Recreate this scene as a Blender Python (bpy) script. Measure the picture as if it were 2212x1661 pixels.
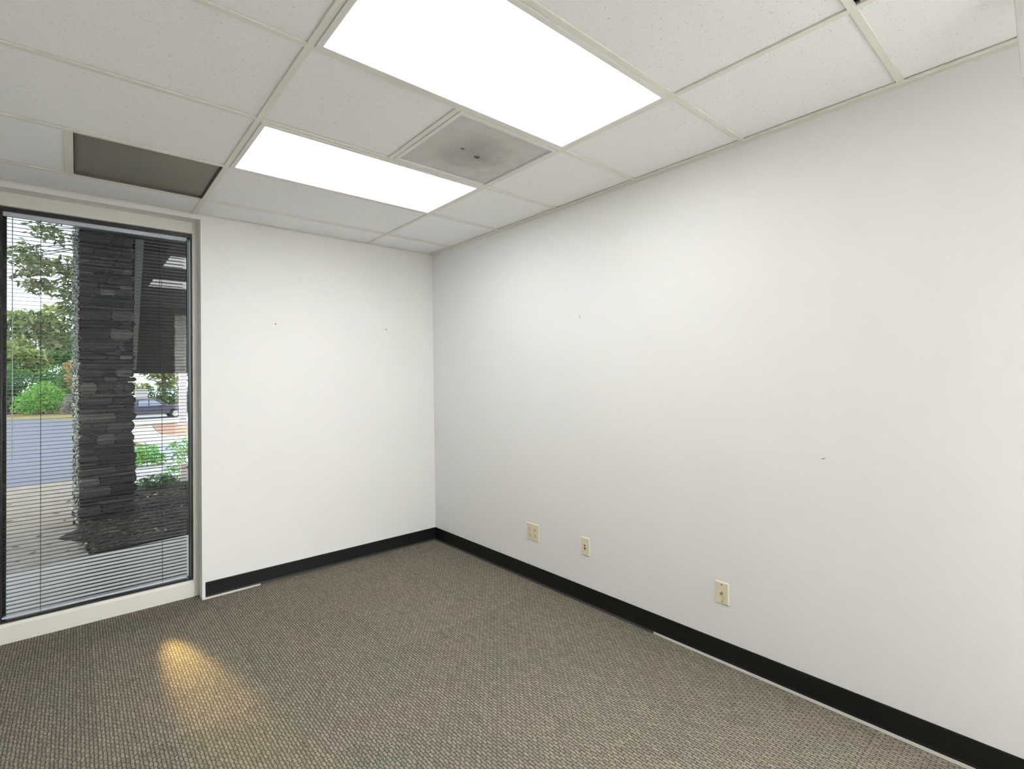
import bpy, bmesh, math, random
from mathutils import Vector, Matrix
random.seed(7)
for o in list(bpy.data.objects): bpy.data.objects.remove(o)
C = bpy.context.scene.collection
scn = bpy.context.scene

# ------------------------------------------------------------------ camera
W_, H_ = 2212, 1661
yaw, pit, rol, F = 0.70984, 0.01809, -0.0157, 1084.677
f = Vector((math.sin(yaw)*math.cos(pit), math.cos(yaw)*math.cos(pit), math.sin(pit)))
r = Vector((math.cos(yaw), -math.sin(yaw), 0)); u = r.cross(f)
r2 = r*math.cos(rol)+u*math.sin(rol); u2 = -r*math.sin(rol)+u*math.cos(rol)
cd = bpy.data.cameras.new('camera'); cam = bpy.data.objects.new('camera', cd); C.objects.link(cam)
m = Matrix((r2, u2, -f)).transposed().to_4x4(); m.translation = Vector((-2.42013, -3.82917, 1.41884))
cam.matrix_world = m
cd.sensor_fit = 'HORIZONTAL'; cd.sensor_width = 36; cd.lens = F/W_*36
cd.shift_x = 9.918/W_; cd.shift_y = -32.898/W_
cd.clip_start = 0.02; cd.clip_end = 400
scn.camera = cam

# ------------------------------------------------------------------ sky, sun, exposure
w = bpy.data.worlds.new('World'); scn.world = w; w.use_nodes = True
nt = w.node_tree; nt.nodes.clear()
wo = nt.nodes.new('ShaderNodeOutputWorld'); bg = nt.nodes.new('ShaderNodeBackground')
tc = nt.nodes.new('ShaderNodeTexCoord'); nz = nt.nodes.new('ShaderNodeTexNoise'); nz.inputs['Scale'].default_value = 2.5
cr = nt.nodes.new('ShaderNodeValToRGB')
cr.color_ramp.elements[0].position = .35; cr.color_ramp.elements[0].color = (.72, .84, 1, 1)
cr.color_ramp.elements[1].position = .65; cr.color_ramp.elements[1].color = (1, 1, 1, 1)
nt.links.new(tc.outputs['Generated'], nz.inputs['Vector']); nt.links.new(nz.outputs['Fac'], cr.inputs['Fac'])
nt.links.new(cr.outputs['Color'], bg.inputs['Color']); bg.inputs['Strength'].default_value = 2.0
nt.links.new(bg.outputs['Background'], wo.inputs['Surface'])
sd = bpy.data.lights.new('sun', 'SUN'); sd.energy = 2.2; sd.angle = math.radians(3); sd.color = (1, .95, .86)
so = bpy.data.objects.new('sun', sd); C.objects.link(so)
so.rotation_euler = Vector((-.80, -.10, .60)).to_track_quat('Z', 'Y').to_euler()
DIFF = 7.8            # radiance of the ceiling light diffusers
scn.view_settings.view_transform = 'Standard'; scn.view_settings.look = 'None'
scn.view_settings.exposure = 0.06; scn.view_settings.gamma = 1.0; scn.view_settings.use_curve_mapping = False

# ------------------------------------------------------------------ helpers
def mat(name, col, rough=.6, metal=0.0, noise=None, bump=None, spec=.5):
    """noise=(scale, amount)  bump=(scale, strength)"""
    m = bpy.data.materials.new(name); m.use_nodes = True; n = m.node_tree; b = n.nodes['Principled BSDF']
    b.inputs['Base Color'].default_value = (*col, 1); b.inputs['Roughness'].default_value = rough
    b.inputs['Metallic'].default_value = metal; b.inputs['Specular IOR Level'].default_value = spec
    t = n.nodes.new('ShaderNodeTexCoord')
    if noise:
        z = n.nodes.new('ShaderNodeTexNoise'); z.inputs['Scale'].default_value = noise[0]; z.inputs['Detail'].default_value = 5
        n.links.new(t.outputs['Object'], z.inputs['Vector'])
        rp = n.nodes.new('ShaderNodeMapRange'); rp.inputs['From Min'].default_value = .3; rp.inputs['From Max'].default_value = .7
        rp.inputs['To Min'].default_value = 1-noise[1]; rp.inputs['To Max'].default_value = 1+noise[1]
        n.links.new(z.outputs['Fac'], rp.inputs['Value'])
        mx = n.nodes.new('ShaderNodeVectorMath'); mx.operation = 'SCALE'; mx.inputs[0].default_value = col
        n.links.new(rp.outputs['Result'], mx.inputs['Scale']); n.links.new(mx.outputs['Vector'], b.inputs['Base Color'])
    if bump:
        z = n.nodes.new('ShaderNodeTexNoise'); z.inputs['Scale'].default_value = bump[0]; z.inputs['Detail'].default_value = 4
        n.links.new(t.outputs['Object'], z.inputs['Vector'])
        bp = n.nodes.new('ShaderNodeBump'); bp.inputs['Strength'].default_value = bump[1]; bp.inputs['Distance'].default_value = .01
        n.links.new(z.outputs['Fac'], bp.inputs['Height']); n.links.new(bp.outputs['Normal'], b.inputs['Normal'])
    return m

def leafmat(name, c1, c2, tr=.35):
    m = bpy.data.materials.new(name); m.use_nodes = True; n = m.node_tree; b = n.nodes['Principled BSDF']
    g = n.nodes.new('ShaderNodeNewGeometry'); cr = n.nodes.new('ShaderNodeValToRGB')
    cr.color_ramp.elements[0].color = (*c1, 1); cr.color_ramp.elements[1].color = (*c2, 1)
    n.links.new(g.outputs['Random Per Island'], cr.inputs['Fac']); n.links.new(cr.outputs['Color'], b.inputs['Base Color'])
    b.inputs['Roughness'].default_value = .55
    tl = n.nodes.new('ShaderNodeBsdfTranslucent'); mx = n.nodes.new('ShaderNodeMixShader'); mx.inputs[0].default_value = tr
    n.links.new(cr.outputs['Color'], tl.inputs['Color']); n.links.new(b.outputs[0], mx.inputs[1]); n.links.new(tl.outputs[0], mx.inputs[2])
    n.links.new(mx.outputs[0], n.nodes['Material Output'].inputs['Surface'])
    return m

class MB:
    def __init__(s): s.v = []; s.f = []
    def quad(s, *p):
        i = len(s.v); s.v += [tuple(q) for q in p]; s.f.append(tuple(range(i, i+len(p)))); return s
    def box(s, x0, y0, z0, x1, y1, z1):
        i = len(s.v); s.v += [(x, y, z) for z in (z0, z1) for y in (y0, y1) for x in (x0, x1)]
        for q in ((0,2,3,1), (4,5,7,6), (0,1,5,4), (2,6,7,3), (0,4,6,2), (1,3,7,5)): s.f.append(tuple(i+k for k in q))
        return s
    def prism(s, pts, axis, a, b):
        """extrude polygon pts (2D) along axis from a to b"""
        def P(p, t): return {'x': (t, p[0], p[1]), 'y': (p[0], t, p[1]), 'z': (p[0], p[1], t)}[axis]
        i = len(s.v); n = len(pts); s.v += [P(p, a) for p in pts]+[P(p, b) for p in pts]
        s.f.append(tuple(range(i, i+n))); s.f.append(tuple(reversed(range(i+n, i+2*n))))
        for k in range(n): s.f.append((i+k, i+(k+1) % n, i+n+(k+1) % n, i+n+k))
        return s
    def tube(s, pts, rad, n=8):
        pts = [Vector(p) for p in pts]; rings = []
        for k, p in enumerate(pts):
            d = (pts[min(k+1, len(pts)-1)]-pts[max(k-1, 0)]).normalized()
            a = d.orthogonal().normalized(); b = d.cross(a)
            R = rad[k] if isinstance(rad, (list, tuple)) else rad
            i = len(s.v); s.v += [tuple(p+a*R*math.cos(2*math.pi*j/n)+b*R*math.sin(2*math.pi*j/n)) for j in range(n)]; rings.append(i)
        for A, B in zip(rings, rings[1:]):
            for j in range(n): s.f.append((A+j, A+(j+1) % n, B+(j+1) % n, B+j))
        s.f.append(tuple(rings[0]+j for j in reversed(range(n)))); s.f.append(tuple(rings[-1]+j for j in range(n)))
        return s
    def build(s, name, mt, parent=None, bevel=0, smooth=False, loc=None):
        me = bpy.data.meshes.new(name); me.from_pydata(s.v, [], s.f); me.update()
        bm = bmesh.new(); bm.from_mesh(me); bmesh.ops.recalc_face_normals(bm, faces=bm.faces); bm.to_mesh(me); bm.free()
        if mt: me.materials.append(mt)
        o = bpy.data.objects.new(name, me); C.objects.link(o)
        if loc: o.location = loc
        if parent: o.parent = parent
        if smooth:
            for p in me.polygons: p.use_smooth = True
        if bevel:
            b = o.modifiers.new('bevel', 'BEVEL'); b.width = bevel; b.segments = 2; b.limit_method = 'ANGLE'
        return o
def tag(o, label, cat, group=None, kind=None):
    o['label'] = label; o['category'] = cat
    if group: o['group'] = group
    if kind: o['kind'] = kind
    return o
def struct(o, label=None):
    o['kind'] = 'structure'
    if label: o['label'] = label
    return o
def thing(name, loc, label, cat, group=None, rz=0):
    o = bpy.data.objects.new(name, None); C.objects.link(o); o.location = loc; o.rotation_euler.z = rz
    o.empty_display_size = .1
    return tag(o, label, cat, group)

# ------------------------------------------------------------------ measures
H = 2.533; GX = .6113; GY = .3289; S = .6096
WX = -1.793; LX = -3.1; FY = -4.7           # wall end beside the window, left wall, wall behind camera
T1 = -GX-2*S; T0 = -GX-4*S
BT = .11                                     # baseboard top

# ------------------------------------------------------------------ materials
wallm = mat('wall_paint', (.86, .86, .852), .7, noise=(1.6, .012), bump=(160, .06), spec=.25)
whitetrim = mat('white_trim', (.70, .695, .65), .45)
def tilemat():
    m = mat('ceiling_tile', (.935, .94, .945), .9, spec=.1); n = m.node_tree; b = n.nodes['Principled BSDF']
    t = n.nodes.new('ShaderNodeTexCoord')
    mp = n.nodes.new('ShaderNodeMapping'); mp.inputs['Scale'].default_value = (1, 1.7, 1); mp.inputs['Rotation'].default_value = (0, 0, .5)
    v = n.nodes.new('ShaderNodeTexNoise'); v.inputs['Scale'].default_value = 95; v.inputs['Detail'].default_value = 2; v.inputs['Roughness'].default_value = .6
    n.links.new(t.outputs['Object'], mp.inputs['Vector']); n.links.new(mp.outputs[0], v.inputs['Vector'])
    cr = n.nodes.new('ShaderNodeValToRGB'); e = cr.color_ramp.elements
    e[0].position = .27; e[0].color = (.70, .69, .67, 1); e[1].position = .37; e[1].color = (.935, .94, .945, 1)
    n.links.new(v.outputs['Fac'], cr.inputs['Fac']); n.links.new(cr.outputs['Color'], b.inputs['Base Color'])
    bp = n.nodes.new('ShaderNodeBump'); bp.inputs['Strength'].default_value = .25; bp.inputs['Distance'].default_value = .004
    n.links.new(cr.outputs['Color'], bp.inputs['Height']); n.links.new(bp.outputs[0], b.inputs['Normal'])
    return m
tilem = tilemat()
gridm = mat('grid_paint', (.80, .79, .71), .5)
blackm = mat('plenum_black', (.01, .01, .01), .9)
def carpet():
    m = bpy.data.materials.new('carpet_weave'); m.use_nodes = True; n = m.node_tree; b = n.nodes['Principled BSDF']
    L = n.links.new; N = n.nodes.new
    t = N('ShaderNodeTexCoord')
    wn = N('ShaderNodeTexNoise'); wn.inputs['Scale'].default_value = 60; wn.inputs['Detail'].default_value = 2
    L(t.outputs['Object'], wn.inputs['Vector'])
    sb = N('ShaderNodeVectorMath'); sb.operation = 'SUBTRACT'; sb.inputs[1].default_value = (.5, .5, .5); L(wn.outputs['Color'], sb.inputs[0])
    sc = N('ShaderNodeVectorMath'); sc.operation = 'SCALE'; sc.inputs['Scale'].default_value = .013; L(sb.outputs[0], sc.inputs[0])
    ad = N('ShaderNodeVectorMath'); L(t.outputs['Object'], ad.inputs[0]); L(sc.outputs[0], ad.inputs[1])
    mp = N('ShaderNodeMapping'); mp.inputs['Rotation'].default_value = (0, 0, math.pi/2); L(ad.outputs[0], mp.inputs['Vector'])
    br = N('ShaderNodeTexBrick'); br.offset = .5; br.squash = 1
    br.inputs['Color1'].default_value = (.285, .258, .215, 1); br.inputs['Color2'].default_value = (.195, .178, .15, 1)
    br.inputs['Mortar'].default_value = (.075, .068, .055, 1)
    br.inputs['Scale'].default_value = 1; br.inputs['Mortar Size'].default_value = .0036; br.inputs['Mortar Smooth'].default_value = .9
    br.inputs['Bias'].default_value = -.1; br.inputs['Brick Width'].default_value = .031; br.inputs['Row Height'].default_value = .0128
    L(mp.outputs[0], br.inputs['Vector'])
    # fine fibre noise
    fn = N('ShaderNodeTexNoise'); fn.inputs['Scale'].default_value = 330; fn.inputs['Detail'].default_value = 3; L(t.outputs['Object'], fn.inputs['Vector'])
    fr = N('ShaderNodeMapRange'); fr.inputs['From Min'].default_value = .3; fr.inputs['From Max'].default_value = .7; fr.inputs['To Min'].default_value = .6; fr.inputs['To Max'].default_value = 1.4
    L(fn.outputs['Fac'], fr.inputs['Value'])
    m1 = N('ShaderNodeVectorMath'); m1.operation = 'SCALE'; L(br.outputs['Color'], m1.inputs[0]); L(fr.outputs[0], m1.inputs['Scale'])
    # carpet squares, slightly different from one another
    mp2 = N('ShaderNodeMapping'); mp2.inputs['Location'].default_value = (1.14, .80, 0); L(t.outputs['Object'], mp2.inputs['Vector'])
    b2 = N('ShaderNodeTexBrick'); b2.offset = 0; b2.inputs['Color1'].default_value = (1.05, 1.03, 1, 1); b2.inputs['Color2'].default_value = (.92, .93, .90, 1)
    b2.inputs['Mortar'].default_value = (.84, .83, .79, 1); b2.inputs['Scale'].default_value = 1; b2.inputs['Mortar Size'].default_value = .006; b2.inputs['Mortar Smooth'].default_value = 1
    b2.inputs['Brick Width'].default_value = .6096; b2.inputs['Row Height'].default_value = .6096; L(mp2.outputs[0], b2.inputs['Vector'])
    m2 = N('ShaderNodeVectorMath'); m2.operation = 'MULTIPLY'; L(m1.outputs[0], m2.inputs[0]); L(b2.outputs['Color'], m2.inputs[1])
    # soft greenish / brownish wear
    gn = N('ShaderNodeTexNoise'); gn.inputs['Scale'].default_value = 3.5; gn.inputs['Detail'].default_value = 4; L(t.outputs['Object'], gn.inputs['Vector'])
    gr = N('ShaderNodeValToRGB'); e = gr.color_ramp.elements; e[0].position = .35; e[0].color = (.95, .99, .95, 1); e[1].position = .65; e[1].color = (1.04, .985, .98, 1)
    L(gn.outputs['Fac'], gr.inputs['Fac'])
    m3 = N('ShaderNodeVectorMath'); m3.operation = 'MULTIPLY'; L(m2.outputs[0], m3.inputs[0]); L(gr.outputs['Color'], m3.inputs[1])
    L(m3.outputs[0], b.inputs['Base Color']); b.inputs['Roughness'].default_value = .95; b.inputs['Specular IOR Level'].default_value = .1
    bp = N('ShaderNodeBump'); bp.inputs['Strength'].default_value = .6; bp.inputs['Distance'].default_value = .004
    L(m1.outputs[0], bp.inputs['Height']); L(bp.outputs[0], b.inputs['Normal'])
    return m
carpm = carpet()
rubber = mat('black_rubber', (.005, .005, .0048), .5, noise=(8, .1), spec=.3)
capwhite = mat('white_gap_strip', (.75, .74, .70), .5)
capgrey = mat('grey_gap_strip', (.06, .06, .06), .7)

# ------------------------------------------------------------------ room shell
struct(MB().box(LX-.1, FY-.1, -.12, .12, .20, 0).build('floor', carpm))
wr = struct(MB().box(0, FY-.1, 0, .12, .26, H+.16).build('wall_right', wallm))
wb = MB(); wb.box(WX, 0, 0, 0, .24, H+.16); wb.box(-2.785, 0, 2.503, WX, .24, H+.16); wb.box(LX, 0, 0, -2.785, .24, H+.16)
wb = struct(wb.build('wall_back', wallm))
struct(MB().box(LX-.12, FY-.1, 0, LX, .24, H+.16).build('wall_left', wallm))
g = MB(); g.box(LX, FY-.1, 2.45, 0, FY, H+.16); g.box(LX, FY-.1, 0, -1.30, FY, 2.45); g.box(-.10, FY-.1, 0, 0, FY, 2.45)
struct(g.build('wall_front', wallm))
# unseen adjoining room behind the camera, added with its wide opening as fill light
g = MB(); g.box(-4.2, -9.0, 0, -4.1, FY-.1, H+.16); g.box(.9, -9.0, 0, 1.0, FY-.1, H+.16); g.box(-4.2, -9.1, 0, 1.0, -9.0, H+.16); g.box(-4.2, FY-.1, 0, LX-.12, FY, H+.16); g.box(.12, FY-.1, 0, 1.0, FY, H+.16)
struct(g.build('wall_fill_room', wallm))
struct(MB().box(-4.2, -9.1, -.12, 1.0, FY-.1, 0).build('floor_fill_room', mat('bounce_floor', (.72, .71, .68), .4, noise=(5, .03))))  # pale floor added to bounce light up onto the ceiling
struct(MB().box(-4.2, -9.1, H, 1.0, FY-.1, H+.16).build('ceiling_fill_room', mat('fill_room_tile', (.9, .9, .88), .9)))
# bays of the ceiling
xs = [LX, T0, T1, -GX, 0]
ys = [0, -GY]+[-GY-S*k for k in range(1, 8)]; ys = [y for y in ys if y > FY]+[FY]
skip = {(2, 2), (2, 4)}
ce = MB(); zt = H+.007
for i in range(4):
    for j in range(len(ys)-1):
        x0, x1, y1, y0 = xs[i], xs[i+1], ys[j], ys[j+1]
        if (i, j) in skip: continue
        if (i, j) == (2, 3): ce.box(T1, y0, zt, -GX-S, y1, zt+.015); continue
        if (i, j) == (1, 1): ce.box(x0, y0, zt, T1-S, y1, zt+.015); continue
        if (i, j) == (2, 6): ce.box(x0, y0, zt, x1, y1-.024, zt+.015); continue
        ce.box(x0+.0005, y0+.0005, zt, x1-.0005, y1-.0005, zt+.015)
ceil = struct(ce.build('ceiling', tilem))
MB().box(LX, FY, H+.13, 0, 0, H+.15).build('plenum_deck', blackm, ceil)
g = MB(); hw = .0115
for x in (T0, T1, -GX): g.box(x-hw, FY, H, x+hw, 0, H+.006)
for j, y in enumerate(ys[1:-1]):
    for i in range(4): g.box(xs[i]+(hw if i else 0), y-hw, H, xs[i+1]-(hw if i < 3 else 0), y+hw, H+.0058)
g.box(T1-S-.022, -GY-S+hw, H-.001, T1-S+.010, -GY-hw, H+.0058)
g.box(-GX-S-hw, ys[4]+hw, H, -GX-S+hw, ys[3]-hw, H+.0058)
struct(g.build('trim_1', gridm))
g = MB()
g.box(-.022, FY, H-.001, 0, 0, H+.004); g.box(-.0025, FY, H-.014, 0, 0, H-.001); g.box(LX, FY, H-.001, LX+.02, 0, H+.004); g.box(LX+.02, -.006, H-.002, -.02, 0, H+.004)
struct(g.build('trim_2', gridm))

# baseboards
def board(name, p0, p1, nrm):
    p0 = Vector(p0); p1 = Vector(p1); nrm = Vector(nrm); mb = MB()
    prof = [(0, .013), (.007, .013), (.0045, .022), (.0045, BT-.004), (.003, BT), (0, BT)]
    i = 0; n = len(prof)
    for p in (p0, p1): mb.v += [tuple(p+nrm*a+Vector((0, 0, z))) for a, z in prof]
    mb.f.append(tuple(range(n))); mb.f.append(tuple(range(n, 2*n)))
    for k in range(n): mb.f.append((k, (k+1) % n, n+(k+1) % n, n+k))
    return struct(mb.build(name, rubber))
board('baseboard_right', (0, FY, 0), (0, 0, 0), (-1, 0, 0))
board('baseboard_back', (WX+.018, 0, 0), (0, 0, 0), (0, -1, 0))
board('baseboard_left', (LX, FY, 0), (LX, 0, 0), (1, 0, 0))
g = MB(); g.prism([(0, FY), (-.009, FY), (-.009, -2.5), (-.005, -2.22), (0, -2.2)], 'z', 0, .0125)
struct(g.build('trim_3', capwhite), 'white strip below the black baseboard, right wall')
g = MB(); g.prism([(WX, 0), (WX, -.007), (-1.66, -.007), (-1.45, -.003), (-1.44, 0)], 'z', 0, .0125)
struct(g.build('trim_4', capwhite))
g = MB(); g.prism([(0, -2.22), (-.008, -2.22), (-.010, -.01), (0, 0)], 'z', 0, .0115)
g.prism([(-1.44, 0), (-1.44, -.006), (-.01, -.010), (0, 0)], 'z', 0, .0115)
struct(g.build('trim_5', capgrey))
# white metal corner bead at the wall's end
struct(MB().box(WX-.0015, -.0015, 0, WX+.010, .10, 2.503).build('trim_6', wallm))

# small marks on the walls
nailm = mat('nail_metal', (.05, .05, .05), .5)
scuff = mat('scuff', (.35, .33, .28), .9)
for (x, z, lb) in ((-1.331, 1.836, 'small dark nail in the window-side wall, nearer the window'), (-.462, 1.842, 'small dark nail in the window-side wall, nearer the corner')):
    g = MB(); g.tube([(x, 0, z), (x, -.006, z), (x, -.008, z)], [.0012, .0012, .0036], 10); g.tube([(x, -.008, z), (x, -.010, z)], [.0045, .004], 10)
    tag(g.build('nail', nailm), lb, 'nail', 'nails in the window-side wall')
MB().prism([(-1.721, 1.812), (-1.718, 1.812), (-1.724, 1.797), (-1.729, 1.788), (-1.729, 1.797)], 'x', -.0006, 0).build('scuff_mark', scuff, wr)
MB().prism([(-3.065, 1.052), (-3.066, 1.056), (-3.075, 1.057), (-3.084, 1.060), (-3.076, 1.053)], 'x', -.0006, 0).build('scuff_mark', scuff, wr)

# ------------------------------------------------------------------ ceiling lights
framem = mat('fixture_white', (.78, .775, .75), .4)
em = bpy.data.materials.new('lit_diffuser'); em.use_nodes = True; n = em.node_tree; b = n.nodes['Principled BSDF']
b.inputs['Base Color'].default_value = (.9, .9, .88, 1); b.inputs['Emission Color'].default_value = (1, .995, .975, 1); b.inputs['Emission Strength'].default_value = DIFF
def troffer(x0, x1, y0, y1, label):
    cx, cy = (x0+x1)/2, (y0+y1)/2; hx = (x1-x0)/2-hw-.001; hy = (y1-y0)/2-hw-.001
    t = thing('ceiling_light', (cx, cy, H), label, 'light', 'lit ceiling light panels')
    fr = MB(); bw = .022
    fr.box(-hx, -hy, -.004, hx, -hy+bw, .012); fr.box(-hx, hy-bw, -.004, hx, hy, .012)
    fr.box(-hx, -hy+bw, -.004, -hx+bw, hy-bw, .012); fr.box(hx-bw, -hy+bw, -.004, hx, hy-bw, .012)
    fr.build('frame', framem, t, bevel=.0015)
    MB().box(-hx, -hy, .012, hx, hy, .09).build('housing', framem, t)
    MB().box(-hx+bw*.8, -hy+bw*.8, -.001, hx-bw*.8, hy-bw*.8, .006).build('diffuser', em, t)
    return t
troffer(T1, -GX, ys[5], ys[4], 'larger-looking lit white ceiling panel, cut by the top edge of the photo')
troffer(T1, -GX, ys[3], ys[2], 'lit white ceiling light panel further back, between the grey panel and the corner')

emh = em.copy(); emh.name = 'fill_diffuser'; emh.node_tree.nodes['Principled BSDF'].inputs['Emission Strength'].default_value = 82  # extra-bright panels added out of view to fill the room with light
for (x0, x1, y1) in ((-.40, .80, -5.6), (-.40, .80, -6.8), (-.40, .80, -8.0)):
    t = thing('ceiling_light', ((x0+x1)/2, y1-S/2, H), 'added fill light panel in the unseen adjoining room behind the camera', 'light', 'added fill light panels of the adjoining room')  # added fill panel, not one of the room's ceiling lights
    MB().box(-S, -S/2, -.006, S, S/2, -.0005).build('diffuser', emh, t)  # emitting face of the added fill panel
# air diffuser
ax, ay = -GX-S/2, (ys[3]+ys[4])/2; hx = S/2-hw-.001
vm = bpy.data.materials.new('stained_grille'); vm.use_nodes = True; n = vm.node_tree; b = n.nodes['Principled BSDF']
L = n.links.new; N = n.nodes.new
t_ = N('ShaderNodeTexCoord'); nz = N('ShaderNodeTexNoise'); nz.inputs['Scale'].default_value = 7; nz.inputs['Detail'].default_value = 5; L(t_.outputs['Object'], nz.inputs['Vector'])
sb = N('ShaderNodeVectorMath'); sb.operation = 'SUBTRACT'; sb.inputs[1].default_value = (.5, .5, .5); L(nz.outputs['Color'], sb.inputs[0])
sc = N('ShaderNodeVectorMath'); sc.operation = 'SCALE'; sc.inputs['Scale'].default_value = .22; L(sb.outputs[0], sc.inputs[0])
ad = N('ShaderNodeVectorMath'); L(t_.outputs['Object'], ad.inputs[0]); L(sc.outputs[0], ad.inputs[1])
ln = N('ShaderNodeVectorMath'); ln.operation = 'LENGTH'; L(ad.outputs[0], ln.inputs[0])
cr = N('ShaderNodeValToRGB'); e = cr.color_ramp.elements; e[0].position = .03; e[0].color = (.36, .355, .35, 1); e[1].position = .30; e[1].color = (.60, .60, .60, 1)
q = e.new(.13); q.color = (.47, .46, .45, 1); q = e.new(.20); q.color = (.57, .57, .52, 1)
L(ln.outputs['Value'], cr.inputs['Fac'])
n2 = N('ShaderNodeTexNoise'); n2.inputs['Scale'].default_value = 14; n2.inputs['Detail'].default_value = 6; L(t_.outputs['Object'], n2.inputs['Vector'])
r2_ = N('ShaderNodeMapRange'); r2_.inputs['From Min'].default_value = .35; r2_.inputs['From Max'].default_value = .65; r2_.inputs['To Min'].default_value = .93; r2_.inputs['To Max'].default_value = 1.03
L(n2.outputs['Fac'], r2_.inputs['Value']); mm = N('ShaderNodeVectorMath'); mm.operation = 'SCALE'; L(cr.outputs['Color'], mm.inputs[0]); L(r2_.outputs[0], mm.inputs['Scale'])
L(mm.outputs[0], b.inputs['Base Color']); b.inputs['Roughness'].default_value = .7
vt = thing('ceiling_vent', (ax, ay, H), 'square grey dirt-stained perforated ceiling vent between the two lit panels', 'vent')
fr = MB(); bw = .020
fr.box(-hx, -hx, -.004, hx, -hx+bw, .010); fr.box(-hx, hx-bw, -.004, hx, hx, .010); fr.box(-hx, -hx+bw, -.004, -hx+bw, hx-bw, .010); fr.box(hx-bw, -hx+bw, -.004, hx, hx-bw, .010)
fr.build('frame', framem, vt, bevel=.0015)
g = MB()
g.box(-hx+bw, -hx+bw, .004, hx-bw, hx-bw, .012)
g.build('perforated_face', vm, vt)
dm = mat('grime', (.12, .115, .105), .9)
g = MB()
def blob(mb, cx, cy, rx, ry, z, rot=0, n=14, seed=0):
    rr = random.Random(seed); pts = []
    for k in range(n):
        a = 2*math.pi*k/n; q = 1+rr.uniform(-.25, .25); x, y = rx*q*math.cos(a), ry*q*math.sin(a)
        pts.append((cx+x*math.cos(rot)-y*math.sin(rot), cy+x*math.sin(rot)+y*math.cos(rot)))
    mb.prism(pts, 'z', z-.0006, z)
blob(g, .03, .02, .018, .012, .004, .3, seed=1)
g.build('grime_spot', dm, vt)
g = MB(); blob(g, -.08, -.01, .012, .008, .004, seed=3); g.build('grime_spot', dm, vt)

# grey panel by the window
pm = mat('dull_panel', (.22, .212, .172), .45, noise=(2.5, .06))
px, py = T1-S/2, (ys[1]+ys[2])/2
gp = thing('ceiling_panel', (px, py, H), 'dull olive-grey square panel in the ceiling above the window', 'ceiling panel')
MB().box(-S/2+hw, -S/2+hw, .018, S/2-hw, S/2-hw, .022).build('panel_face', pm, gp)
g = MB(); a = S/2-hw
g.box(-a, -a, .004, a, -a+.004, .018); g.box(-a, a-.004, .004, a, a, .018); g.box(-a, -a+.004, .004, -a+.004, a-.004, .018); g.box(a-.004, -a+.004, .004, a, a-.004, .018)
g.build('rim', mat('panel_rim', (.10, .10, .08), .6), gp)

# hanging panel at the top right
hp = MB(); x0 = -.36
hp.v += [(x0, -3.705, H), (x0+.012, -3.705, H), (x0+.012, -4.30, H), (x0, -4.30, H), (x0, -3.7165, 2.262), (x0+.012, -3.7165, 2.262), (x0+.012, -4.30, 2.262), (x0, -4.30, 2.262)]
hp.f += [(0,1,2,3), (4,5,6,7), (0,1,5,4), (1,2,6,5), (2,3,7,6), (3,0,4,7)]
tag(hp.build('hanging_panel', framem, bevel=.003), 'white panel hanging from the ceiling at the top right edge', 'panel')

# ------------------------------------------------------------------ wall plates
ivory = mat('ivory_plastic', (.80, .73, .55), .35); ivory2 = mat('ivory_socket', (.74, .66, .47), .4)
dark = mat('slot_dark', (.03, .025, .015), .6); brass = mat('brass', (.55, .48, .18), .3, metal=.8)
def plate(name, yc, zc, w, h, label, cat):
    t = thing(name, (0, yc, zc), label, cat, 'ivory wall plates')
    g = MB(); d = .0055; i = .004
    v = [(0, -w/2, -h/2), (0, w/2, -h/2), (0, w/2, h/2), (0, -w/2, h/2), (-d, -w/2+i, -h/2+i), (-d, w/2-i, -h/2+i), (-d, w/2-i, h/2-i), (-d, -w/2+i, h/2-i)]
    g.v += v; g.f += [(0,1,2,3), (4,5,6,7), (0,1,5,4), (1,2,6,5), (2,3,7,6), (3,0,4,7)]
    g.build('cover_plate', ivory, t, bevel=.0012)
    return t
def disc(mb, x, y, z, r, d, n=16, flat=None):
    pts = []
    for k in range(n):
        a = 2*math.pi*k/n; zz = r*math.sin(a)
        if flat: zz = max(-flat, min(flat, zz))
        pts.append((y+r*math.cos(a), z+zz))
    mb.prism(pts, 'x', x, x-d)
t = plate('power_outlet', -1.260, .344, .122, .118, 'square ivory power outlet plate with four sockets, nearest the room corner', 'outlet')
for sy in (.024, -.024):
    for sz in (.020, -.020):
        g = MB(); disc(g, -.005, sy, sz, .0165, .0016, 20, .0135); s_ = g.build('socket', ivory2, t)
        g = MB()
        g.box(-.0071, sy+.0045, sz-.001, -.0064, sy+.0065, sz+.008); g.box(-.0071, sy-.0065, sz-.001, -.0064, sy-.0045, sz+.006); disc(g, -.0064, sy, sz-.0075, .0028, .0007, 10)
        g.build('slots', dark, s_)
t = plate('data_jack', -1.7375, .359, .071, .114, 'slim ivory plate with two dark data jacks, second from the room corner', 'wall jack')
g = MB(); g.box(-.0072, -.010, -.022, -.005, .010, .018); g.build('jack_insert', ivory2, t)
g = MB(); g.box(-.0078, -.003, .003, -.0070, .006, .012); g.build('port', dark, t)
g = MB(); g.box(-.0078, -.005, -.016, -.0070, .006, -.004); g.build('port', dark, t)
t = plate('cable_jack', -2.614, .344, .070, .111, 'slim ivory plate with a brass cable connector, nearest the camera', 'wall jack')
for z in (.041, -.041):
    g = MB(); disc(g, -.0052, 0, z, .0036, .0010, 12); g.build('screw', mat('screw_dark', (.12, .10, .06), .4), t)
g = MB(); disc(g, -.005, 0, 0, .0068, .003, 6); disc(g, -.008, 0, 0, .0046, .009, 16); g.build('connector', brass, t)

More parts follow.
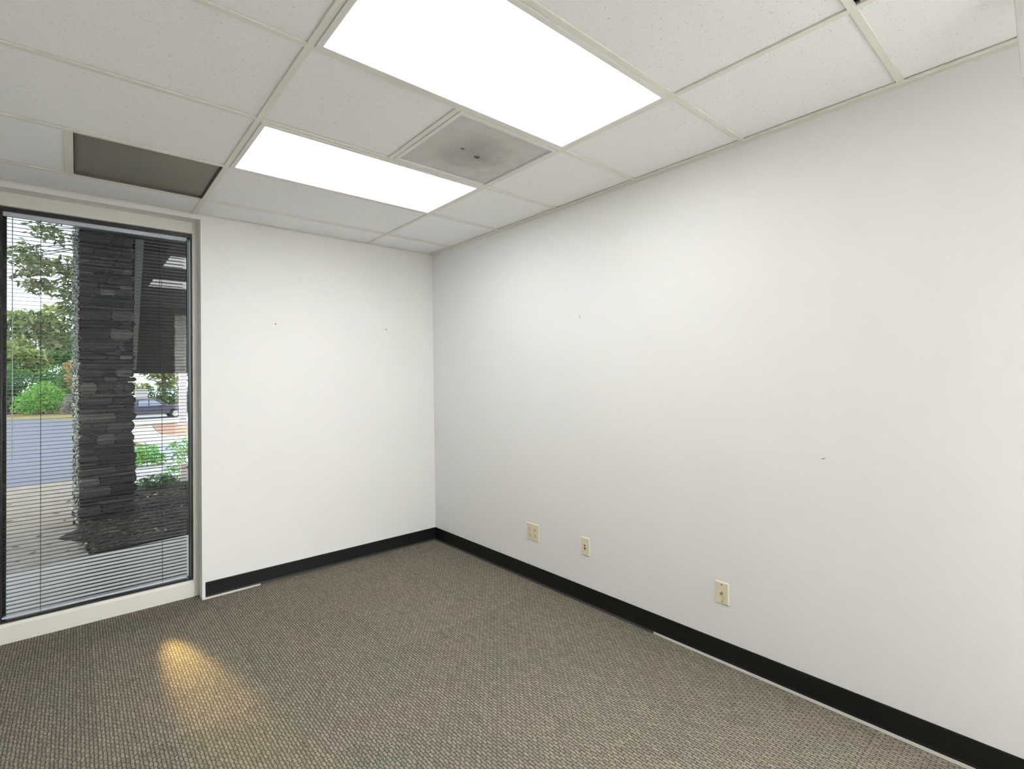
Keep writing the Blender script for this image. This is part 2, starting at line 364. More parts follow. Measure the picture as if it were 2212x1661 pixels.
# ------------------------------------------------------------------ window
XR, XL = -1.826, -2.745; ZB, ZT = .103, 2.428
win = bpy.data.objects.new('window_1', None); C.objects.link(win); win.location = ((XR+XL)/2, .15, 0); struct(win, 'tall window with closed-in cream frame and dark mini blind')
def wl(mb): # world-space mesh parented to win
    return mb
inv = Matrix.Translation(win.location).inverted()
def wbuild(mb, name, mt, parent=win, **k):
    lx = win.location if parent is win else Vector((0, 0, 0))
    off = Vector(((XR+XL)/2, .15, 0)); mb.v = [tuple(Vector(p)-off) for p in mb.v]
    return mb.build(name, mt, parent, **k)
cream = mat('cream_frame', (.80, .795, .73), .4)
g = MB()
g.box(XR, .10, 0, WX-.001, .235, 2.503); g.box(-2.785, .10, 0, XL, .235, 2.503)
g.box(XL, .10, ZT, XR, .235, 2.503)
wbuild(g, 'frame', cream, bevel=.002)
g = MB(); g.prism([(.10, .0005), (.235, .0005), (.235, ZB+.003), (.112, ZB+.003), (.10, ZB-.010)], 'x', XL, XR)
wbuild(g, 'sill_rail', cream)
blk = mat('black_aluminium', (.018, .018, .018), .35, spec=.5)
g = MB(); z0 = ZB+.003
g.box(XR-.010, .125, z0, XR, .225, ZT); g.box(XL, .125, z0, XL+.010, .225, ZT); g.box(XL+.01, .125, ZT-.022, XR-.01, .225, ZT); g.box(XL+.01, .125, z0, XR-.01, .225, z0+.010)
g.box(XR-.0125, .190, z0+.010, XR-.010, .215, ZT-.022); g.box(XL+.010, .190, z0+.010, XL+.024, .215, ZT-.022)
wbuild(g, 'glazing_frame', blk)
gm = bpy.data.materials.new('window_glass'); gm.use_nodes = True; n = gm.node_tree; n.nodes.remove(n.nodes['Principled BSDF'])
tr = n.nodes.new('ShaderNodeBsdfTransparent'); tr.inputs[0].default_value = (.93, .96, .95, 1); gl = n.nodes.new('ShaderNodeBsdfGlossy'); gl.inputs['Roughness'].default_value = 0
fz = n.nodes.new('ShaderNodeFresnel'); fz.inputs['IOR'].default_value = 1.5; mx = n.nodes.new('ShaderNodeMixShader')
n.links.new(fz.outputs[0], mx.inputs[0]); n.links.new(tr.outputs[0], mx.inputs[1]); n.links.new(gl.outputs[0], mx.inputs[2]); n.links.new(mx.outputs[0], n.nodes['Material Output'].inputs[0])
g = MB(); g.box(XL+.011, .200, z0+.011, XR-.011, .206, ZT-.023); wbuild(g, 'glass', gm)

# mini blind
bl = thing('window_blind', ((XR+XL)/2, .155, ZT-.022), 'dark grey aluminium mini blind hanging in the window with open slats', 'blind')
boff = Vector(bl.location)
def bb(mb, name, mt, **k):
    mb.v = [tuple(Vector(p)-boff) for p in mb.v]; return mb.build(name, mt, bl, **k)
slm = mat('slat_grey', (.05, .052, .055), .28, spec=.8); hrm = mat('headrail_silver', (.60, .64, .72), .3)
sx0, sx1 = XL+.012, -1.858; zs = ZT-.060; zb = z0+.040; NS = 102; g = MB()
for k in range(NS):
    z = zs-(zs-zb)*k/(NS-1); yc = .155; prev = None
    tilt = .05
    row = []
    for j in range(5):
        q = -1+j*.5; row.append((yc+q*.0125, z+.0018*(1-q*q)+tilt*q*.0125))
    i = len(g.v)
    for (y, zz) in row: g.v += [(sx0, y, zz), (sx1, y, zz)]
    for j in range(4): g.f.append((i+2*j, i+2*j+1, i+2*j+3, i+2*j+2))
bb(g, 'slats', slm, smooth=True)
g = MB(); g.box(sx0-.001, .142, ZT-.048, sx1+.003, .168, ZT-.0225); bb(g, 'headrail', hrm, bevel=.003)
g = MB(); g.box(sx0, .142, z0+.016, sx1, .168, z0+.028); bb(g, 'bottom_rail', hrm, bevel=.002)
cordm = mat('cord', (.05, .055, .06), .6)
for x in (-2.576, -1.993):
    g = MB(); g.tube([(x, .1415, ZT-.04), (x, .1415, z0+.018)], .0010, 6); g.tube([(x, .1685, ZT-.04), (x, .1685, z0+.018)], .0008, 6); bb(g, 'lift_cord', cordm)
g = MB(); g.tube([(-2.693, .137, ZT-.05), (-2.693, .137, 1.0)], .0026, 6); bb(g, 'tilt_wand', mat('clear_wand', (.45, .55, .55), .2))

# added warm spot just inside the window, for the yellow glow on the carpet
sp = bpy.data.lights.new('carpet_glow_spot', 'SPOT'); sp.energy = 200; sp.color = (1, .70, .24); sp.spot_size = math.radians(16); sp.spot_blend = 1; sp.shadow_soft_size = .03
spo = bpy.data.objects.new('carpet_glow_spot', sp); C.objects.link(spo); spo.location = (-2.09, .09, .27); spo.scale = (1, 1.7, 1)
spo.rotation_euler = (Vector(spo.location)-Vector((-1.975, -1.02, 0))).to_track_quat('Z', 'Y').to_euler()

# ------------------------------------------------------------------ outside ground
def gz(y): return -.1-.036*min(25, max(0, y-3))
def zone(name, pts, mt, lift, label, th=.01, kind='structure', cat=None):
    """polygon following the sloping ground; pts (x, y)"""
    bm = bmesh.new(); vs = [bm.verts.new((x, y, 0)) for x, y in pts]; bm.faces.new(vs)
    for c in (3, 28):
        bmesh.ops.bisect_plane(bm, geom=bm.verts[:]+bm.edges[:]+bm.faces[:], plane_co=(0, c, 0), plane_no=(0, 1, 0))
    for v in bm.verts: v.co.z = gz(v.co.y)+lift
    rr = bmesh.ops.extrude_face_region(bm, geom=bm.faces[:])
    for v in [q for q in rr['geom'] if isinstance(q, bmesh.types.BMVert)]: v.co.z -= lift+th
    bmesh.ops.recalc_face_normals(bm, faces=bm.faces)
    me = bpy.data.meshes.new(name); bm.to_mesh(me); bm.free(); me.materials.append(mt)
    o = bpy.data.objects.new(name, me); C.objects.link(o); o['label'] = label
    if kind: o['kind'] = kind
    if cat: o['category'] = cat
    return o
soil = mat('soil', (.20, .15, .09), .95, noise=(3, .3), bump=(20, .4))
asph = mat('asphalt', (.17, .18, .235), .8, noise=(6, .06), bump=(120, .2))
sand = mat('dusty_concrete', (.34, .285, .235), .9, noise=(5, .14), bump=(40, .2))
conc = mat('concrete', (.44, .43, .43), .85, noise=(9, .08), bump=(90, .15))
mulm = mat('mulch_ground', (.015, .012, .010), .95, noise=(25, .5), bump=(60, 1))
lite = mat('pale_paving', (.62, .60, .57), .85, noise=(4, .06)); redm = mat('reddish_paving', (.46, .27, .19), .9, noise=(4, .1))
blue = mat('bluish_paving', (.40, .43, .52), .85, noise=(4, .06)); grass = mat('dry_grass', (.26, .22, .09), .95, noise=(2, .3), bump=(30, .5)); pink = mat('pine_straw', (.30, .17, .11), .95, noise=(3, .25))
zone('ground', [(-30, .24), (18, .24), (18, 110), (-30, 110)], soil, 0, 'ground outside', .3)
zone('road', [(-30, 7.0), (-3.9, 7.5), (-3.325, 7.69), (-2.80, 7.79), (-2.30, 8.15), (-1.9, 9.5), (-1.9, 40), (-2.4, 42.3), (-6.45, 47.3), (-30, 60)], asph, .006, 'blue-grey asphalt road outside the window')
zone('grass_verge', [(-30, 60.2), (-6.45, 47.5), (-2.4, 42.5), (-1.5, 42.0), (-1.5, 49), (-2.4, 50), (-7, 54), (-30, 68)], grass, .012, 'yellow grass verge beyond the road', kind='stuff', cat='grass')
zone('straw_bed', [(-30, 68.2), (-7, 54.2), (-2.4, 50.2), (-1.5, 49.2), (-1.5, 75), (-30, 90)], pink, .02, 'brown straw bed under the bushes beyond the road', kind='stuff', cat='ground cover')
zone('sandy_path', [(-12, 3.44), (-2.972, 3.42), (-2.656, 3.313), (-2.45, 3.38), (-2.42, 4.5), (-2.35, 7.9), (-2.80, 7.74), (-3.325, 7.64), (-12, 5.4)], sand, .03, 'sandy concrete path beside the road')
zone('front_path', [(-12, 1.80), (-2.862, 1.825), (-2.33, 1.90), (-2.38, 2.45), (-2.56, 2.74), (-2.40, 3.0), (-2.42, 3.30), (-2.656, 3.295), (-2.972, 3.40), (-12, 3.42)], mat('worn_concrete', (.30, .27, .245), .9, noise=(6, .12), bump=(50, .2)), .03, 'worn concrete path slab in front of the column')
zone('walkway', [(-12, .27), (6, .27), (6, 2.9), (-1.592, 1.984), (-2.32, 1.88), (-2.862, 1.80), (-12, 1.78)], conc, .035, 'grey concrete walkway right outside the window')
zone('mulch_bed', [(-2.30, 1.93), (-1.592, 2.02), (6, 2.95), (6, 6.4), (-1.9, 5.9), (-2.35, 5.9), (-2.40, 3.0), (-2.54, 2.75), (-2.36, 2.45)], mulm, .045, 'dark mulch bed around the stone column', kind='stuff', cat='mulch')
zone('pale_curb', [(-1.85, 33.5), (.2, 32.4), (2.5, 33.4), (8, 35.5), (12, 40), (6, 40.3), (.3, 37.6), (-1.85, 37.2)], lite, .02, 'pale strip of paving in front of the truck')
zone('parking_lane', [(-1.85, 37.3), (.3, 37.7), (6, 40.4), (12, 40.2), (12, 43), (-1.85, 43)], blue, .02, 'parking lane under the truck')
zone('red_paving', [(.93, 31.4), (2.62, 31.7), (7, 32.5), (5, 21), (.975, 20.13), (.416, 22.3)], redm, .024, 'reddish paving beyond the pale path')
zone('pale_path', [(-1.0, 31.2), (.88, 31.3), (.38, 22.3), (.95, 20.0), (5, 20.8), (5, 17.2), (.43, 16.29), (-.653, 15.44), (-.90, 20)], lite, .024, 'bright pale path seen right of the column')
zone('bluish_paving', [(-1.8, 15.2), (-.653, 15.3), (.43, 16.1), (5, 17), (5, 10.5), (-1.8, 10.2)], blue, .024, 'bluish paving behind the green bushes')
zone('white_gravel', [(-1.8, 6.1), (5, 6.6), (5, 10.3), (-1.8, 10.0)], mat('gravel', (.55, .54, .56), .9, noise=(12, .35), bump=(30, .8)), .024, 'pale gravel between the green bushes', kind='stuff', cat='gravel')

# ------------------------------------------------------------------ stone column
stone = bpy.data.materials.new('ledge_stone'); stone.use_nodes = True; n = stone.node_tree; b = n.nodes['Principled BSDF']
gg = n.nodes.new('ShaderNodeNewGeometry'); cr = n.nodes.new('ShaderNodeValToRGB'); e = cr.color_ramp.elements
e[0].color = (.018, .018, .022, 1); e[1].color = (.13, .122, .105, 1); q = e.new(.75); q.color = (.042, .040, .040, 1)
n.links.new(gg.outputs['Random Per Island'], cr.inputs['Fac']); n.links.new(cr.outputs['Color'], b.inputs['Base Color']); b.inputs['Roughness'].default_value = .85
tcn = n.nodes.new('ShaderNodeTexCoord'); zz = n.nodes.new('ShaderNodeTexNoise'); zz.inputs['Scale'].default_value = 30; zz.inputs['Detail'].default_value = 6
bpn = n.nodes.new('ShaderNodeBump'); bpn.inputs['Strength'].default_value = .7; bpn.inputs['Distance'].default_value = .02
n.links.new(tcn.outputs['Object'], zz.inputs['Vector']); n.links.new(zz.outputs['Fac'], bpn.inputs['Height']); n.links.new(bpn.outputs[0], b.inputs['Normal'])
X0, X1, Y0, Y1 = -2.388, -1.93, 3.34, 3.95
g = MB(); rr = random.Random(11)
def rock(mb, x0, x1, y0, y1, z0, z1):
    j = lambda a: a+rr.uniform(-.008, .008)
    c = .25*(z1-z0)
    i = len(mb.v)
    lo = [(x0+c, y0+c), (x1-c, y0+c), (x1-c, y1-c), (x0+c, y1-c)]; mi = [(x0, y0), (x1, y0), (x1, y1), (x0, y1)]
    for ring, z in ((lo, z0), (mi, z0+(z1-z0)*.35), (mi, z0+(z1-z0)*.7), (lo, z1)):
        for (x, y) in ring: mb.v.append((j(x), j(y), z))
    for k in range(3):
        for q in range(4): mb.f.append((i+4*k+q, i+4*k+(q+1) % 4, i+4*k+4+(q+1) % 4, i+4*k+4+q))
    mb.f.append((i, i+1, i+2, i+3)); mb.f.append((i+12, i+13, i+14, i+15))
z = -.16
while z < 3.6:
    hh = rr.choice((.03, .04, .055, .075, .10, .13)); wd = .014*max(0, 1-z/1.8)   # slightly broader at its foot
    a0, a1, b0, b1 = X0-wd*.2, X1+wd*2, Y0-wd, Y1
    for (p0, p1, side) in ((a0, a1, 'f'), (a0, a1, 'k'), (b0, b1, 'l'), (b0, b1, 'r')):
        p = p0
        while p < p1-.03:
            ln_ = rr.uniform(.08, .34); q_ = min(p+ln_, p1)
            if p1-q_ < .06: q_ = p1
            o_ = rr.uniform(0, .028)
            if side == 'f': rock(g, p-.004, q_-.004, b0-o_, b0+.08, z, z+hh-.006)
            elif side == 'k': rock(g, p, q_-.004, b1-.08, b1+o_, z, z+hh-.006)
            elif side == 'l': sl = .065*(p-b0)/(b1-b0); rock(g, a0-sl-o_*.5, a0+.08, p, q_-.004, z, z+hh-.006)
            else: rock(g, a1-.08, a1+o_, p, q_-.004, z, z+hh-.006)
            p = q_
    z += hh
g.box(X0+.04, Y0+.04, -.16, X1-.04, Y1-.04, 3.6)
col = g.build('stone_column', stone); tag(col, 'dark stacked stone column standing outside the window', 'column')

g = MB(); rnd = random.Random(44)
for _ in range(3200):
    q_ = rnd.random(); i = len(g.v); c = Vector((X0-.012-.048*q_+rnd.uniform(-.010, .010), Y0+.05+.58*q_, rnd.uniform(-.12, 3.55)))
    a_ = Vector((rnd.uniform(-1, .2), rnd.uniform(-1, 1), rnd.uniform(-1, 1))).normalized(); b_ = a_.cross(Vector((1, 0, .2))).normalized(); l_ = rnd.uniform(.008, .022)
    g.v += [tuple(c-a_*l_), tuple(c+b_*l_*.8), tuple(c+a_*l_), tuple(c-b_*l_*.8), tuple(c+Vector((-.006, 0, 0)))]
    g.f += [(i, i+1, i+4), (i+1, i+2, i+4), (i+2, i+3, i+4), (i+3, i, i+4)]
lc = g.build('sunlit_flecks', leafmat('sunlit_flecks', (.26, .29, .24), (.52, .56, .50), .1), col); lc['label'] = 'pale grey-green flecks that paint sunlight onto the left side'; lc['kind'] = 'stuff'  # pale flecks paint the sunlit look onto the column's left face

# porch roof and its deep dark front
porch = thing('porch_roof', (0, 4.3, 3.6), 'dark boarded porch roof edge right of the stone column', 'porch roof')
pw = mat('dark_boards', (.030, .028, .023), .8, noise=(6, .15))
g = MB(); zb_ = 1.56-3.6
k = 0; z = zb_
while z < .1:
    g.box(-2.15, -.03 if k % 2 else -.022, z, 3.0, .12, min(z+.16, .1)); z += .162; k += 1
g.build('front_boards', pw, porch)
MB().box(-5.0, -4.02, 0, 3.0, .12, .12).build('soffit', pw, porch)
MB().box(-2.15, .12, zb_, -2.0, .3, 0).build('side_post', pw, porch)
pipe = MB(); pipe.prism([(-1.79-.045, 4.235), (-1.79+.035, 4.235), (-1.79+.035, 4.262), (-1.79-.045, 4.262)], 'z', 0, 0.001)
pipe = MB(); P0 = [(-1.835, 3.30), (-1.745, 3.30), (-1.832, 1.60), (-1.868, 1.60)]
pipe.prism(P0, 'y', 4.20, 4.262)
tag(pipe.build('rain_pipe', mat('pale_pipe', (.22, .22, .19), .6)), 'pale narrow pipe leaning beside the upper right of the stone column', 'pipe')

# ------------------------------------------------------------------ plants
def leaf(mb, c, sz, rnd, droop=.3):
    a = rnd.uniform(0, 2*math.pi); el = rnd.uniform(-.9, .5)
    d = Vector((math.cos(a)*math.cos(el), math.sin(a)*math.cos(el), math.sin(el)-droop)).normalized()
    s = d.cross(Vector((rnd.uniform(-1, 1), rnd.uniform(-1, 1), rnd.uniform(-1, 1)))).normalized()
    nrm = d.cross(s); c = Vector(c); L_ = sz*rnd.uniform(.7, 1.3); wv = L_*.42
    i = len(mb.v)
    mb.v += [tuple(c), tuple(c+d*L_*.5+s*wv*.5+nrm*L_*.08), tuple(c+d*L_), tuple(c+d*L_*.5-s*wv*.5+nrm*L_*.08)]
    mb.f += [(i, i+1, i+2, i+3)]
def cloud(mb, blobs, nleaf, sz, seed, shell=.5):
    rnd = random.Random(seed); tot = sum(b[3]*b[4]*b[5] for b in blobs)
    for (x, y, z, rx, ry, rz) in blobs:
        for _ in range(int(nleaf*rx*ry*rz/tot)+1):
            while True:
                v = Vector((rnd.uniform(-1, 1), rnd.uniform(-1, 1), rnd.uniform(-1, 1)))
                if shell < v.length < 1: break
            leaf(mb, (x+v.x*rx, y+v.y*ry, z+v.z*rz), sz, rnd)
bark = mat('bark', (.16, .135, .125), .9, noise=(6, .25), bump=(20, .8))
L_dark = leafmat('leaves_dark', (.03, .10, .035), (.10, .22, .07)); L_mid = leafmat('leaves_mid', (.09, .24, .07), (.24, .42, .14))
L_yel = leafmat('leaves_yellow', (.22, .34, .10), (.50, .55, .20)); L_bri = leafmat('leaves_bright', (.14, .42, .06), (.38, .66, .16))
L_mag = leafmat('leaves_magnolia', (.07, .09, .025), (.30, .36, .16), .2); L_gry = leafmat('twigs_grey', (.25, .22, .22), (.45, .42, .42)); L_org = leafmat('leaves_orange', (.45, .30, .14), (.70, .55, .35))
def tree(name, x, y, h, cr_, lm, label, seed, nl=2600, sz=.5, z0_=.25, group='trees beyond the road', bh=None):
    t = thing(name, (x, y, gz(y)), label, 'tree', group)
    rnd = random.Random(seed); tr_ = MB(); lean = rnd.uniform(-.4, .4)
    tr_.tube([(0, 0, -.1), (lean*.3, 0, h*.35), (lean, .1, h*.85)], [.22, .17, .06], 8)
    for _ in range(7):
        zz = h*rnd.uniform(z0_, .8); a = rnd.uniform(0, 6.28); l_ = cr_*rnd.uniform(.5, .9)
        tr_.tube([(lean*zz/h, 0, zz), (math.cos(a)*l_*.5, math.sin(a)*l_*.5, zz+l_*.25), (math.cos(a)*l_, math.sin(a)*l_, zz+l_*.35)], [.08, .05, .02], 5)
    tr_.build('trunk', bark, t)
    lv = MB(); bl_ = []
    for _ in range(16):
        a = rnd.uniform(0, 6.28); q = rnd.uniform(0, .75)*cr_; zz = h*rnd.uniform(z0_+.05, .93)
        bl_.append((math.cos(a)*q, math.sin(a)*q, zz, cr_*rnd.uniform(.25, .5), cr_*rnd.uniform(.25, .5), cr_*rnd.uniform(.16, .34)))
    cloud(lv, bl_, nl, sz, seed+1, .2); lv.build('foliage', lm, t); return t
trees = [(-11, 69, 13, 4.5, L_dark, 'dark green tree beyond the road, left of the yellow-green one'), (-7.4, 64, 9.8, 3, L_yel, 'yellow-green tree beyond the road at the window left edge'),
         (-5.3, 70, 12.5, 3.2, L_yel, 'tall pale green tree with a bare grey trunk beyond the road'), (-3.0, 66, 9, 2.6, L_mid, 'mid green tree beyond the road just left of the stone column'),
         (1.5, 72, 12, 4, L_mid, 'mid green tree beyond the road behind the stone column'), (4.6, 60, 8.5, 3.0, L_yel, 'yellow-green tree behind the parked truck'), (10, 64, 10, 4, L_mid, 'mid green tree right of the parked truck')]
for k, (x, y, h, c_, lm, lb) in enumerate(trees): tree('leafy_tree', x, y, h, c_, lm, lb, 32+k, sz=.55, z0_=.2)
def bush(name, x, y, blobs, lm, nl, sz, label, seed, group=None, shell=.35, stems=True):
    t = thing(name, (x, y, gz(y)), label, 'bush', group); lv = MB(); cloud(lv, blobs, nl, sz, seed, shell); lv.build('foliage', lm, t)
    if stems:
        sm = MB(); rnd = random.Random(seed)
        for b_ in blobs[:6]: sm.tube([(b_[0]*.2, b_[1]*.2, -.03), (b_[0]*.7, b_[1]*.7, b_[2]*.5), (b_[0], b_[1], b_[2])], [max(.006, b_[3]*.04), max(.005, b_[3]*.03), .004], 5)
        sm.build('stems', bark, t)
    return t
GB = 'bushes beyond the road'
bush('round_bush', -4.5, 54, [(0, 0, 1.3, 1.6, 1.2, 1.3), (-.9, 0, .9, 1.2, 1, .9), (1.0, 0, .9, 1.1, 1, .9), (0, 0, 2.2, .9, .8, .7)], L_bri, 2600, .26, 'bright green rounded bush across the road', 3, GB)
bush('round_bush', -7.3, 57, [(0, 0, 1.2, 1.9, 1.2, 1.4), (-1.8, 0, 1.4, 1.6, 1, 1.5), (.3, 0, 2.6, 1.2, 1, 1)], L_dark, 2400, .3, 'dark green bush across the road at the window left edge', 4, GB)
bush('round_bush', -5.6, 60, [(0, 0, 2.0, 2.6, 1.2, 2.0), (1.8, 0, 2.6, 2.0, 1, 1.9), (-2, 0, 3.2, 2, 1, 1.6)], L_mid, 3000, .36, 'broad mid green bush behind the bright rounded one', 5, GB)
bush('round_bush', -2.9, 57, [(0, 0, 2.2, 1.1, 1, 2.0), (.4, 0, 3.4, 1.1, 1, 1.1)], L_mid, 1800, .3, 'upright mid green bush across the road beside the stone column', 6, GB)
bush('round_bush', -2.7, 55.5, [(0, 0, 4.2, .7, .5, .5), (.2, 0, 3.2, .7, .5, .5), (.2, 0, 2.4, .5, .5, .4)], L_org, 500, .3, 'orange-tinged shrub across the road beside the stone column', 8, GB)
bush('bare_shrub', -2.55, 51.5, [(0, 0, 1.0, .7, .5, .8), (-.4, 0, .6, .5, .4, .5)], L_gry, 700, .22, 'grey twiggy shrub at the left side of the stone column foot', 9, GB)
bush('round_bush', 5.2, 50, [(0, 0, 1.2, 2.6, 1.2, 1.1), (-2.8, 0, 1.1, 2.2, 1, 1.0)], L_dark, 1600, .3, 'dark green bush behind the parked truck', 12, GB)
GN = 'green bushes right of the stone column'
bush('leafy_bush', -1.30, 9.0, [(0, 0, .30, .22, .2, .22), (-.2, 0, .22, .2, .2, .18), (.2, 0, .18, .16, .2, .14)], L_bri, 900, .07, 'green bush just right of the stone column', 14, GN)
bush('leafy_bush', -1.02, 5.5, [(0, 0, .40, .28, .25, .28), (-.12, .05, .62, .2, .2, .15), (-.25, 0, .22, .18, .2, .14), (.3, 0, .5, .3, .2, .3)], L_bri, 1500, .06, 'tall green bush at the right edge of the window view', 15, GN)
bush('leafy_bush', -1.52, 5.3, [(0, 0, .16, .20, .16, .11), (-.15, 0, .12, .14, .14, .09), (.16, 0, .14, .12, .14, .09)], L_dark, 700, .05, 'low dark green bush at the foot of the stone column', 16, GN)
# magnolia whose branches hang over the road
t = thing('magnolia_tree', (-1.9, 7.4, gz(7.4)), 'broad-leaved tree with drooping branches left of the stone column', 'tree')
g = MB(); zg = gz(7.4)
g.tube([(0, 0, -.05), (.05, 0, 2.0-zg), (0, 0, 4.6-zg)], [.13, .10, .05], 10)
rnd = random.Random(5); tips = []
for (tx, tz, sz_) in ((-1.05, 2.95, 3.4), (-.95, 2.45, 2.9), (-.75, 2.25, 2.7), (-1.15, 3.7, 3.7), (-.85, 4.1, 3.9), (-.6, 3.3, 3.1), (-.5, 2.5, 2.7), (-.9, 3.4, 3.3), (-.65, 2.85, 2.9), (.8, 3.3, 3.2), (.5, 4.2, 3.8), (1.0, 3.8, 3.5), (-.3, 4.7, 4.2)):
    for _ in range(3):
        yy = rnd.uniform(-.7, .5); x_, z_ = tx+rnd.uniform(-.12, .12), tz+rnd.uniform(-.18, .18)
        g.tube([(0, 0, sz_-zg-.2), (x_*.5, yy*.5, (sz_+z_)/2-zg+.12), (x_, yy, z_-zg)], [.022, .012, .005], 5); tips.append((x_, yy, z_-zg))
g.build('trunk', bark, t)
g = MB(); bl_ = [(a, b_, c, rnd.uniform(.14, .24), .25, rnd.uniform(.12, .2)) for a, b_, c in tips]
cloud(g, bl_, 2600, .115, 21, 0); g.build('foliage', L_mag, t)

# ------------------------------------------------------------------ parked truck
def truck(x, y):
    t = thing('pickup_truck', (x, y, gz(y)), 'dark blue pickup truck parked beyond the paving', 'truck', rz=.05)
    paint = mat('truck_paint', (.05, .06, .10), .2, spec=.8); glass = mat('truck_glass', (.35, .42, .52), .08, spec=1); tyre = mat('tyre', (.02, .02, .02), .8); rim = mat('alloy', (.6, .6, .62), .3, metal=.6)
    def arch(cx, r_=.36, n=8): return [(cx+r_*math.cos(math.pi-math.pi*k/n), .34+r_*math.sin(math.pi*k/n)*.95) for k in range(n+1)]
    lo = [(-2.5, .38), ]+arch(-1.55)+arch(1.62)+[(2.45, .36), (2.5, .62), (2.38, .82), (1.15, .92), (-.45, .90), (-2.5, .90)]
    g = MB(); g.prism(lo, 'y', -.85, .85); g.build('body', paint, t, bevel=.03)
    cab = [(-.62, .88), (-.58, 1.36), (-.40, 1.42), (.30, 1.42), (.62, 1.32), (1.22, .90)]
    g = MB(); g.prism(cab, 'y', -.74, .74); g.build('cab', paint, t, bevel=.04)
    for s_ in (-1, 1):
        for pl in ([(-.50, .92), (-.48, 1.32), (.06, 1.35), (.06, .92)], [(.12, .92), (.12, 1.35), (.34, 1.34), (.96, .94)]):
            g = MB(); g.prism(pl, 'y', s_*.742, s_*.750); g.build('side_window', glass, t)
    g = MB(); g.v += [(.66, -.66, 1.31), (.66, .66, 1.31), (1.20, .70, .935), (1.20, -.70, .935), (.64, -.66, 1.30), (.64, .66, 1.30), (1.18, .70, .925), (1.18, -.70, .925)]
    g.f += [(0,1,2,3), (4,5,6,7), (0,1,5,4), (1,2,6,5), (2,3,7,6), (3,0,4,7)]; g.build('windscreen', glass, t)
    for cx in (-1.55, 1.62):
        for s_ in (-1, 1):
            g = MB(); g.tube([(cx, s_*.62, .31), (cx, s_*.84, .31)], .31, 22); w_ = g.build('wheel', tyre, t)
            g = MB(); g.tube([(cx, s_*.835, .31), (cx, s_*.855, .31)], [.19, .16], 16); g.build('hubcap', rim, w_)
    g = MB(); g.box(.92, -.96, .93, 1.06, -.76, 1.06); g.build('mirror', paint, t, bevel=.02)
    g = MB(); g.box(2.30, -.80, .66, 2.44, -.45, .80); g.build('headlight', rim, t)
truck(1.25, 39.2)
# pale porch post far right, small pale cabinet behind the truck
g = MB(); g.box(-.17, -.17, 0, .17, .17, 4.2); g.box(-.22, -.22, 0, .22, .22, .25); g.box(-.22, -.22, 4.0, .22, .22, 4.2)
tag(g.build('pale_post', mat('pale_post', (.55, .52, .56), .7), loc=(2.28, 30.6, gz(30.6))), 'pale square post standing in front of the truck', 'post')
g = MB(); g.box(-.4, -.3, 0, .4, .3, 1.9); g.box(-.45, -.35, 1.9, .45, .35, 2.0)
tag(g.build('utility_cabinet', mat('cabinet_pale', (.60, .60, .60), .6), loc=(1.6, 46.5, gz(46.5))), 'pale cabinet standing behind the truck bed', 'cabinet')
# small sign on a stake among the bushes
t = thing('stake_sign', (-1.21, 4.75, gz(4.75)+.04), 'small white and rust-red sign on a stake in the mulch bed', 'sign')
z1 = .0
g = MB(); g.box(-.02, -.012, -.05, .0, .0, .30); g.build('stake', blk, t)
g = MB(); g.box(-.075, -.035, .135, .060, -.012, .385); g.build('panel', mat('sign_white', (.75, .70, .64), .6, noise=(12, .1)), t, bevel=.004)
g = MB(); g.box(-.054, -.0365, .315, .068, -.034, .350); blob(g, -.02, -.03, .02, .002, .33, seed=4); g.build('rust_band', mat('rust', (.30, .07, .03), .8, noise=(30, .5)), t)

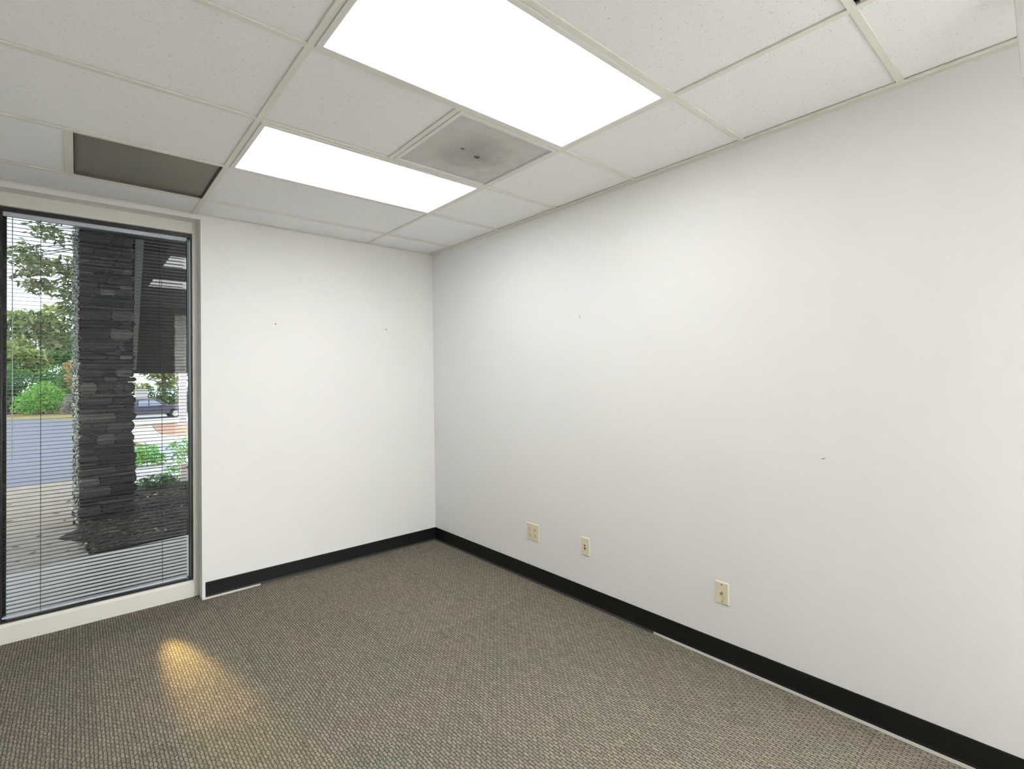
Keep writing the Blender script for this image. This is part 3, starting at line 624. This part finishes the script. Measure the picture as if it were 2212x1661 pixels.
# fallen leaves on the path, bark chips in the mulch
lm_ = mat('dead_leaf', (.16, .07, .04), .8); g = MB()
g.v += [(-.035, 0, .004), (0, -.018, .001), (.04, 0, .010), (0, .02, .001), (0, 0, .006)]; g.f += [(0, 1, 4), (1, 2, 4), (2, 3, 4), (3, 0, 4)]
lf = g.build('fallen_leaf', lm_); rnd = random.Random(8); first = True
spots = [(-2.55, 7.2), (-2.62, 6.3), (-2.45, 5.9), (-2.50, 5.2), (-2.47, 4.7), (-2.60, 4.3), (-2.45, 4.0), (-2.52, 3.7), (-2.75, 5.0), (-2.85, 2.7), (-2.72, 2.35), (-2.60, 2.30), (-2.80, 2.15), (-2.95, 2.5), (-2.48, 2.2), (-2.70, 3.0), (-2.62, 2.6), (-3.1, 5.6), (-3.0, 4.2), (-2.42, 7.5)]
for (x, y) in spots:
    o = lf if first else lf.copy()
    if not first: C.objects.link(o)
    first = False
    s_ = rnd.uniform(.7, 1.5); o.location = (x, y, gz(y)+.0305); o.rotation_euler.z = rnd.uniform(0, 6.28); o.scale = (s_, s_, s_)
    tag(o, 'dry brown leaf lying on the concrete path left of the stone column', 'leaf', 'fallen leaves on the path')
g = MB(); rnd = random.Random(9)
chipm = bpy.data.materials.new('bark_chips'); chipm.use_nodes = True; n = chipm.node_tree; b = n.nodes['Principled BSDF']; b.inputs['Roughness'].default_value = .8
gg = n.nodes.new('ShaderNodeNewGeometry'); cr = n.nodes.new('ShaderNodeValToRGB'); e = cr.color_ramp.elements; e[0].color = (.02, .015, .012, 1); e[1].color = (.45, .42, .36, 1); q = e.new(.75); q.color = (.035, .027, .022, 1); q = e.new(.95); q.color = (.09, .07, .055, 1)
n.links.new(gg.outputs['Random Per Island'], cr.inputs['Fac']); n.links.new(cr.outputs['Color'], b.inputs['Base Color'])
for _ in range(2600):
    x = rnd.uniform(-2.4, 0.2); y = rnd.uniform(2.0, 4.9)
    if y < 2.0+(x+1.6)*.13+.03 or (x < -1.85 and y > 3.2): continue
    a = rnd.uniform(0, 3.14); l_ = rnd.uniform(.012, .045); wv = l_*rnd.uniform(.2, .5); z = gz(y)+.045+rnd.uniform(0, .012)
    d = Vector((math.cos(a), math.sin(a), rnd.uniform(-.25, .25)))*l_; s_ = Vector((-math.sin(a), math.cos(a), rnd.uniform(-.4, .4)))*wv; c = Vector((x, y, z)); up = Vector((0, 0, .006))
    i = len(g.v); g.v += [tuple(q) for q in (c-d-s_, c+d-s_, c+d+s_, c-d+s_, c-d*.8-s_*.8+up, c+d*.8-s_*.8+up, c+d*.8+s_*.8+up, c-d*.8+s_*.8+up)]
    for q in ((0,3,2,1), (4,5,6,7), (0,1,5,4), (1,2,6,5), (2,3,7,6), (3,0,4,7)): g.f.append(tuple(i+k for k in q))
tag(g.build('bark_chips', chipm), 'bark chips strewn over the dark mulch bed', 'bark chips', kind='stuff')
